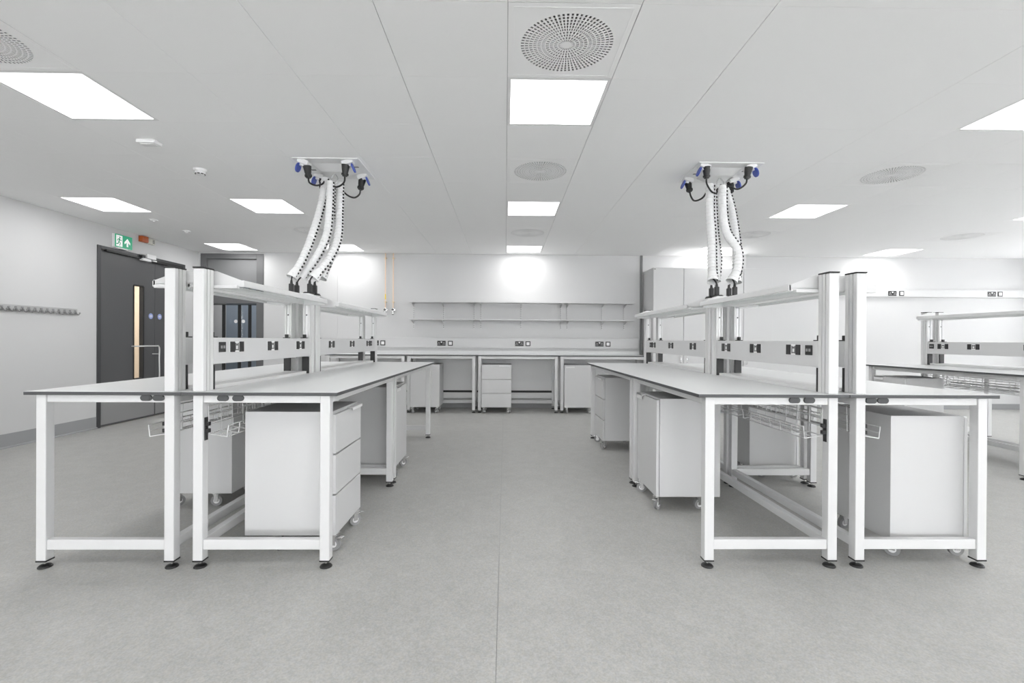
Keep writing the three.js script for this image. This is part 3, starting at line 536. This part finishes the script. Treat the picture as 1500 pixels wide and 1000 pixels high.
    if (band) mesh('yellow_band', cyl(0.0095, 0.0095, 0.09, 14, 0, 0.31, 0.035), M.yellow, t, 'yellow identification band');
    mesh('valve_body', [rbox(-0.022, 0.022, 0.055, 0.115, 0.006, 0.065, 0.006), cyl(0.03, 0.03, 0.006, 24, 0, 0.085, 0.003, 'z'), cyl(0.011, 0.009, 0.06, 14, 0, 0.03, 0.05)], M.chrome, t, 'chrome outlet valve');
    mesh('valve_knob', [cyl(0.02, 0.017, 0.022, 18, 0, 0.085, 0.077, 'z'), rbox(-0.016, 0.016, -0.006, 0.006, 0.038, 0.062, 0.003)], M.aluDark, t, 'dark valve knob');
  }
  // tall cupboards
  for (const [x0, x1, l] of [[2.425, 3.432, 'tall white double-door cupboard beside the grey trim strip'], [3.436, 4.40, 'tall white double-door cupboard next to the high trunking wall']]) {
    const w = x1 - x0, t = thing('tall_cupboard', l, 'cupboard', [(x0 + x1) / 2, 0, -7.985]);
    mesh('body', rbox(-w / 2, w / 2, 0.08, 2.395, -0.28, 0.262, 0.003), M.cabinet, t);
    mesh('plinth', box(-w / 2 + 0.01, w / 2 - 0.01, 0, 0.08, -0.27, 0.22), M.skirting, t);
    for (const s of [-1, 1]) {
      const d = mesh('cupboard_door', rbox(s < 0 ? -w / 2 + 0.002 : 0.0035, s < 0 ? -0.0035 : w / 2 - 0.002, 0.085, 2.39, 0.265, 0.285, 0.002), M.cabinet, t);
      mesh('handle', [tube([[s * 0.05, 0.93, 0.285], [s * 0.05, 0.93, 0.31], [s * 0.05, 0.915, 0.316], [s * 0.05, 0.83, 0.316], [s * 0.05, 0.815, 0.31], [s * 0.05, 0.815, 0.285]], 0.005, 40, 8)], M.chrome, d, 'chrome bow handle');
    }
    mesh('top_fixing', rbox(-w / 2 + 0.015, -w / 2 + 0.035, 2.36, 2.378, 0.2855, 0.288, 0.001), M.aluDark, t);
  }
}

// ───────────────────────── ceiling service plates and cable sleeves ─────────────────────────
function ceilingPlate(cx, cz, label, spots) {
  const t = thing('ceiling_service_plate', label, 'service plate', [cx, H, cz]);
  mesh('plate', rbox(-0.275, 0.275, -0.008, 0, -0.25, 0.25, 0.002), M.white, t);
  const fr = new THREE.CylinderGeometry(0.20, 0.12, 0.05, 4, 1); fr.rotateY(Math.PI / 4); fr.scale(1.05, 1, 1); fr.translate(0, -0.033, 0);
  mesh('cable_boss', flat(fr), M.white, t);
  mesh('hook', [tube([[0, -0.05, 0.02], [-0.03, -0.10, 0.03], [0, -0.15, 0.03], [0.03, -0.10, 0.03], [0, -0.05, 0.02]], 0.004, 32, 8)], M.chrome, t, 'steel support hook');
  mesh('label_plate', [[-0.11, 0.10], [0.20, 0.06], [-0.2, -0.02]].map(([x, z]) => rbox(x - 0.02, x + 0.02, -0.0095, -0.008, z - 0.012, z + 0.012, 0.0005)), M.aluDark, t);
  for (const [x, z, tilt] of spots) {
    const o = new THREE.Matrix4().makeRotationZ(tilt).setPosition(x, -0.008, z), put = (g) => place(g, o);
    const h = mesh('socket_housing', [put(rbox(-0.045, 0.045, -0.035, 0.004, -0.04, 0.04, 0.006))], M.white, t, 'white angled socket housing');
    mesh('socket_collar', [put(cyl(0.028, 0.031, 0.02, 20, 0, -0.042, 0))], M.cabinetEdge, h);
    mesh('cover_flap', [put(cyl(0.040, 0.040, 0.010, 24, Math.sign(tilt) * 0.030, -0.072, 0.006, 'x'))], M.blue, h, 'blue hinged cover flap');
  }
  return t;
}
function sleeve(path, plugAt, cablePts, tailPts, label, group, r = 0.034) {
  const o = path[0], t = thing('cable_sleeve', label, 'cable', o), rel = (p) => new THREE.Vector3(p[0] - o[0], p[1] - o[1], p[2] - o[2]);
  const c = new THREE.CatmullRomCurve3(path.map(rel)), n = Math.round(c.getLength() / 0.032), links = [], spine = [];
  const Yv = new THREE.Vector3(0, 1, 0);
  for (let i = 0; i < n; i++) {                               // overlapping cup-shaped links
    const f = (i + 0.5) / n, p = c.getPointAt(f), d = c.getTangentAt(f), q = new THREE.Quaternion().setFromUnitVectors(Yv, d.clone().negate());
    const rr = i >= n - 2 ? r * (1.05 + 0.12 * (i - n + 3)) : r, g = new THREE.CylinderGeometry(rr * 0.90, rr * 1.03, 0.036, 18, 1, true); g.applyQuaternion(q); g.translate(p.x, p.y, p.z); links.push(g);
    const e = new THREE.TorusGeometry(rr * 1.02, 0.0024, 6, 18); e.rotateX(Math.PI / 2); e.translate(0, -0.017, 0); e.applyQuaternion(q); e.translate(p.x, p.y, p.z); links.push(e);
    const s = rbox(-0.006, 0.006, -0.0075, 0.0075, -0.006, 0.006, 0.0025); s.translate(r * 0.98, 0, r * 0.42); s.applyQuaternion(q); s.translate(p.x, p.y, p.z); spine.push(s);
  }
  mesh('sleeve_links', links, M.sleeve, t, 'white segmented sleeve').userData.kind = 'stuff'; mesh('black_clasps', spine, M.black, t, 'row of black clasps').userData.kind = 'stuff';
  const end = plugAt.map((v, i) => v - o[i]);
  const pl = mesh('bottom_plug', [rbox(end[0] - 0.016, end[0] + 0.016, end[1] + 0.006, end[1] + 0.075, end[2] - 0.018, end[2] + 0.018, 0.006), cyl(0.012, 0.008, 0.03, 14, end[0], end[1] + 0.088, end[2])], M.black, t, 'black plug');
  mesh('plug_plate', [rbox(end[0] - 0.03, end[0] + 0.03, end[1], end[1] + 0.006, end[2] - 0.04, end[2] + 0.04, 0.002)], M.black, pl);
  mesh('tail_cable', [new THREE.TubeGeometry(new THREE.CatmullRomCurve3(tailPts.map(rel)), 20, 0.006, 8)], M.rubber, t);
  if (cablePts) {
    const k = cablePts.map(rel), cab = mesh('supply_cable', [new THREE.TubeGeometry(new THREE.CatmullRomCurve3(k), 48, 0.0075, 8)], M.rubber, t, 'black supply cable');
    const p = k[0], d = k[0].clone().sub(k[1]).normalize(), q = new THREE.Quaternion().setFromUnitVectors(Yv, d);
    const g = join([cyl(0.020, 0.027, 0.05, 18, 0, 0.012, 0), cyl(0.029, 0.030, 0.014, 18, 0, 0.004, 0), cyl(0.027, 0.034, 0.05, 18, 0, 0.058, 0)]); g.applyQuaternion(q); g.translate(p.x, p.y, p.z);
    mesh('ceiling_plug', g, M.black, t, 'black round plug');
  }
  return t;
}
// plate over the island by the dark doors
ceilingPlate(-1.50, -4.17, 'white ceiling service plate with blue-flap sockets above the dark-door island', [[-0.19, 0.19, -0.35], [0.165, 0.19, 0.35], [0.19, -0.14, 0.35], [-0.19, -0.14, -0.35]]);
sleeve([[-1.575, 2.585, -4.13], [-1.58, 2.40, -4.09], [-1.613, 2.12, -4.0], [-1.675, 1.83, -3.90], [-1.730, 1.685, -3.84]], [-1.730, 1.560, -3.83], [[-1.655, 2.55, -3.97], [-1.648, 2.50, -3.97], [-1.61, 2.485, -4.0], [-1.575, 2.53, -4.08], [-1.575, 2.585, -4.12]], [[-1.728, 1.71, -3.845], [-1.73, 1.68, -3.835], [-1.73, 1.655, -3.83]], 'white segmented cable sleeve to the door-side row, dark-door island, outermost');
sleeve([[-1.505, 2.535, -4.06], [-1.50, 2.29, -4.03], [-1.51, 2.07, -4.0], [-1.575, 1.88, -3.96], [-1.690, 1.70, -3.935]], [-1.730, 1.560, -3.93], [[-1.352, 2.565, -3.97], [-1.358, 2.51, -3.975], [-1.40, 2.485, -4.0], [-1.46, 2.49, -4.05], [-1.49, 2.53, -4.09]], [[-1.69, 1.71, -3.935], [-1.715, 1.68, -3.93], [-1.73, 1.655, -3.93]], 'white segmented cable sleeve between two others above the dark-door island');
sleeve([[-1.455, 2.55, -4.16], [-1.44, 2.30, -4.10], [-1.42, 2.02, -4.0], [-1.46, 1.85, -3.92], [-1.560, 1.685, -3.85]], [-1.583, 1.560, -3.83], [[-1.322, 2.56, -4.30], [-1.33, 2.50, -4.29], [-1.37, 2.465, -4.27], [-1.425, 2.48, -4.2], [-1.455, 2.54, -4.17]], [[-1.56, 1.71, -3.855], [-1.575, 1.68, -3.835], [-1.583, 1.655, -3.83]], 'white segmented cable sleeve to the aisle-side row, dark-door island, with bold black clasps');
sleeve([[-1.56, 2.54, -4.24], [-1.545, 2.30, -4.20], [-1.50, 2.05, -4.13], [-1.50, 1.86, -4.03], [-1.540, 1.70, -3.96]], [-1.583, 1.560, -3.93], [[-1.665, 2.56, -4.30], [-1.66, 2.50, -4.29], [-1.65, 2.43, -4.28], [-1.60, 2.40, -4.26], [-1.565, 2.50, -4.25]], [[-1.54, 1.71, -3.96], [-1.57, 1.68, -3.94], [-1.583, 1.655, -3.93]], 'white segmented cable sleeve hanging behind the other three, dark-door island');
// plate over the middle island
ceilingPlate(1.89, -4.17, 'white ceiling service plate with blue-flap sockets above the middle island', [[-0.205, 0.19, -0.35], [0.175, 0.19, 0.35], [-0.215, -0.14, -0.35], [0.19, -0.14, 0.35]]);
sleeve([[1.765, 2.545, -4.06], [1.752, 2.31, -4.03], [1.755, 2.06, -4.0], [1.722, 1.80, -3.91], [1.705, 1.680, -3.85]], [1.727, 1.560, -3.83], [[1.682, 2.57, -4.30], [1.688, 2.52, -4.29], [1.71, 2.465, -4.26], [1.755, 2.47, -4.18], [1.775, 2.53, -4.12]], [[1.705, 1.71, -3.86], [1.72, 1.68, -3.84], [1.727, 1.655, -3.83]], 'white segmented cable sleeve to the aisle-side row, middle island, straightest');
sleeve([[1.835, 2.545, -4.18], [1.83, 2.33, -4.15], [1.815, 2.10, -4.08], [1.795, 1.88, -3.98], [1.765, 1.70, -3.945]], [1.727, 1.560, -3.93], [[1.697, 2.58, -3.97], [1.70, 2.53, -3.975], [1.75, 2.47, -4.0], [1.82, 2.47, -4.06], [1.86, 2.53, -4.12]], [[1.76, 1.71, -3.945], [1.74, 1.68, -3.935], [1.727, 1.655, -3.93]], 'white segmented cable sleeve tucked beside the straight one, middle island');
sleeve([[1.855, 2.52, -4.02], [1.85, 2.31, -4.00], [1.872, 2.12, -3.98], [1.938, 1.95, -3.92], [1.915, 1.79, -3.87], [1.855, 1.680, -3.84]], [1.875, 1.560, -3.83], [[2.042, 2.58, -3.97], [2.035, 2.53, -3.975], [1.98, 2.49, -4.0], [1.92, 2.52, -4.03], [1.85, 2.54, -4.05]], [[1.86, 1.71, -3.85], [1.87, 1.68, -3.835], [1.875, 1.655, -3.83]], 'white segmented cable sleeve bulging sideways with bold black clasps, middle island');
sleeve([[1.975, 2.56, -4.22], [2.01, 2.38, -4.19], [2.01, 2.14, -4.11], [1.985, 1.94, -4.02], [1.945, 1.69, -3.95]], [1.875, 1.560, -3.93], [[2.06, 2.565, -4.30], [2.055, 2.51, -4.29], [2.03, 2.48, -4.27], [1.99, 2.50, -4.24], [1.978, 2.55, -4.22]], [[1.945, 1.71, -3.955], [1.90, 1.68, -3.935], [1.875, 1.655, -3.93]], 'white segmented cable sleeve hanging behind, window side of the middle island');

scene.traverse((o) => { if (o.isLight && o.shadow) o.castShadow = true; });
renderer.render(scene, camera);
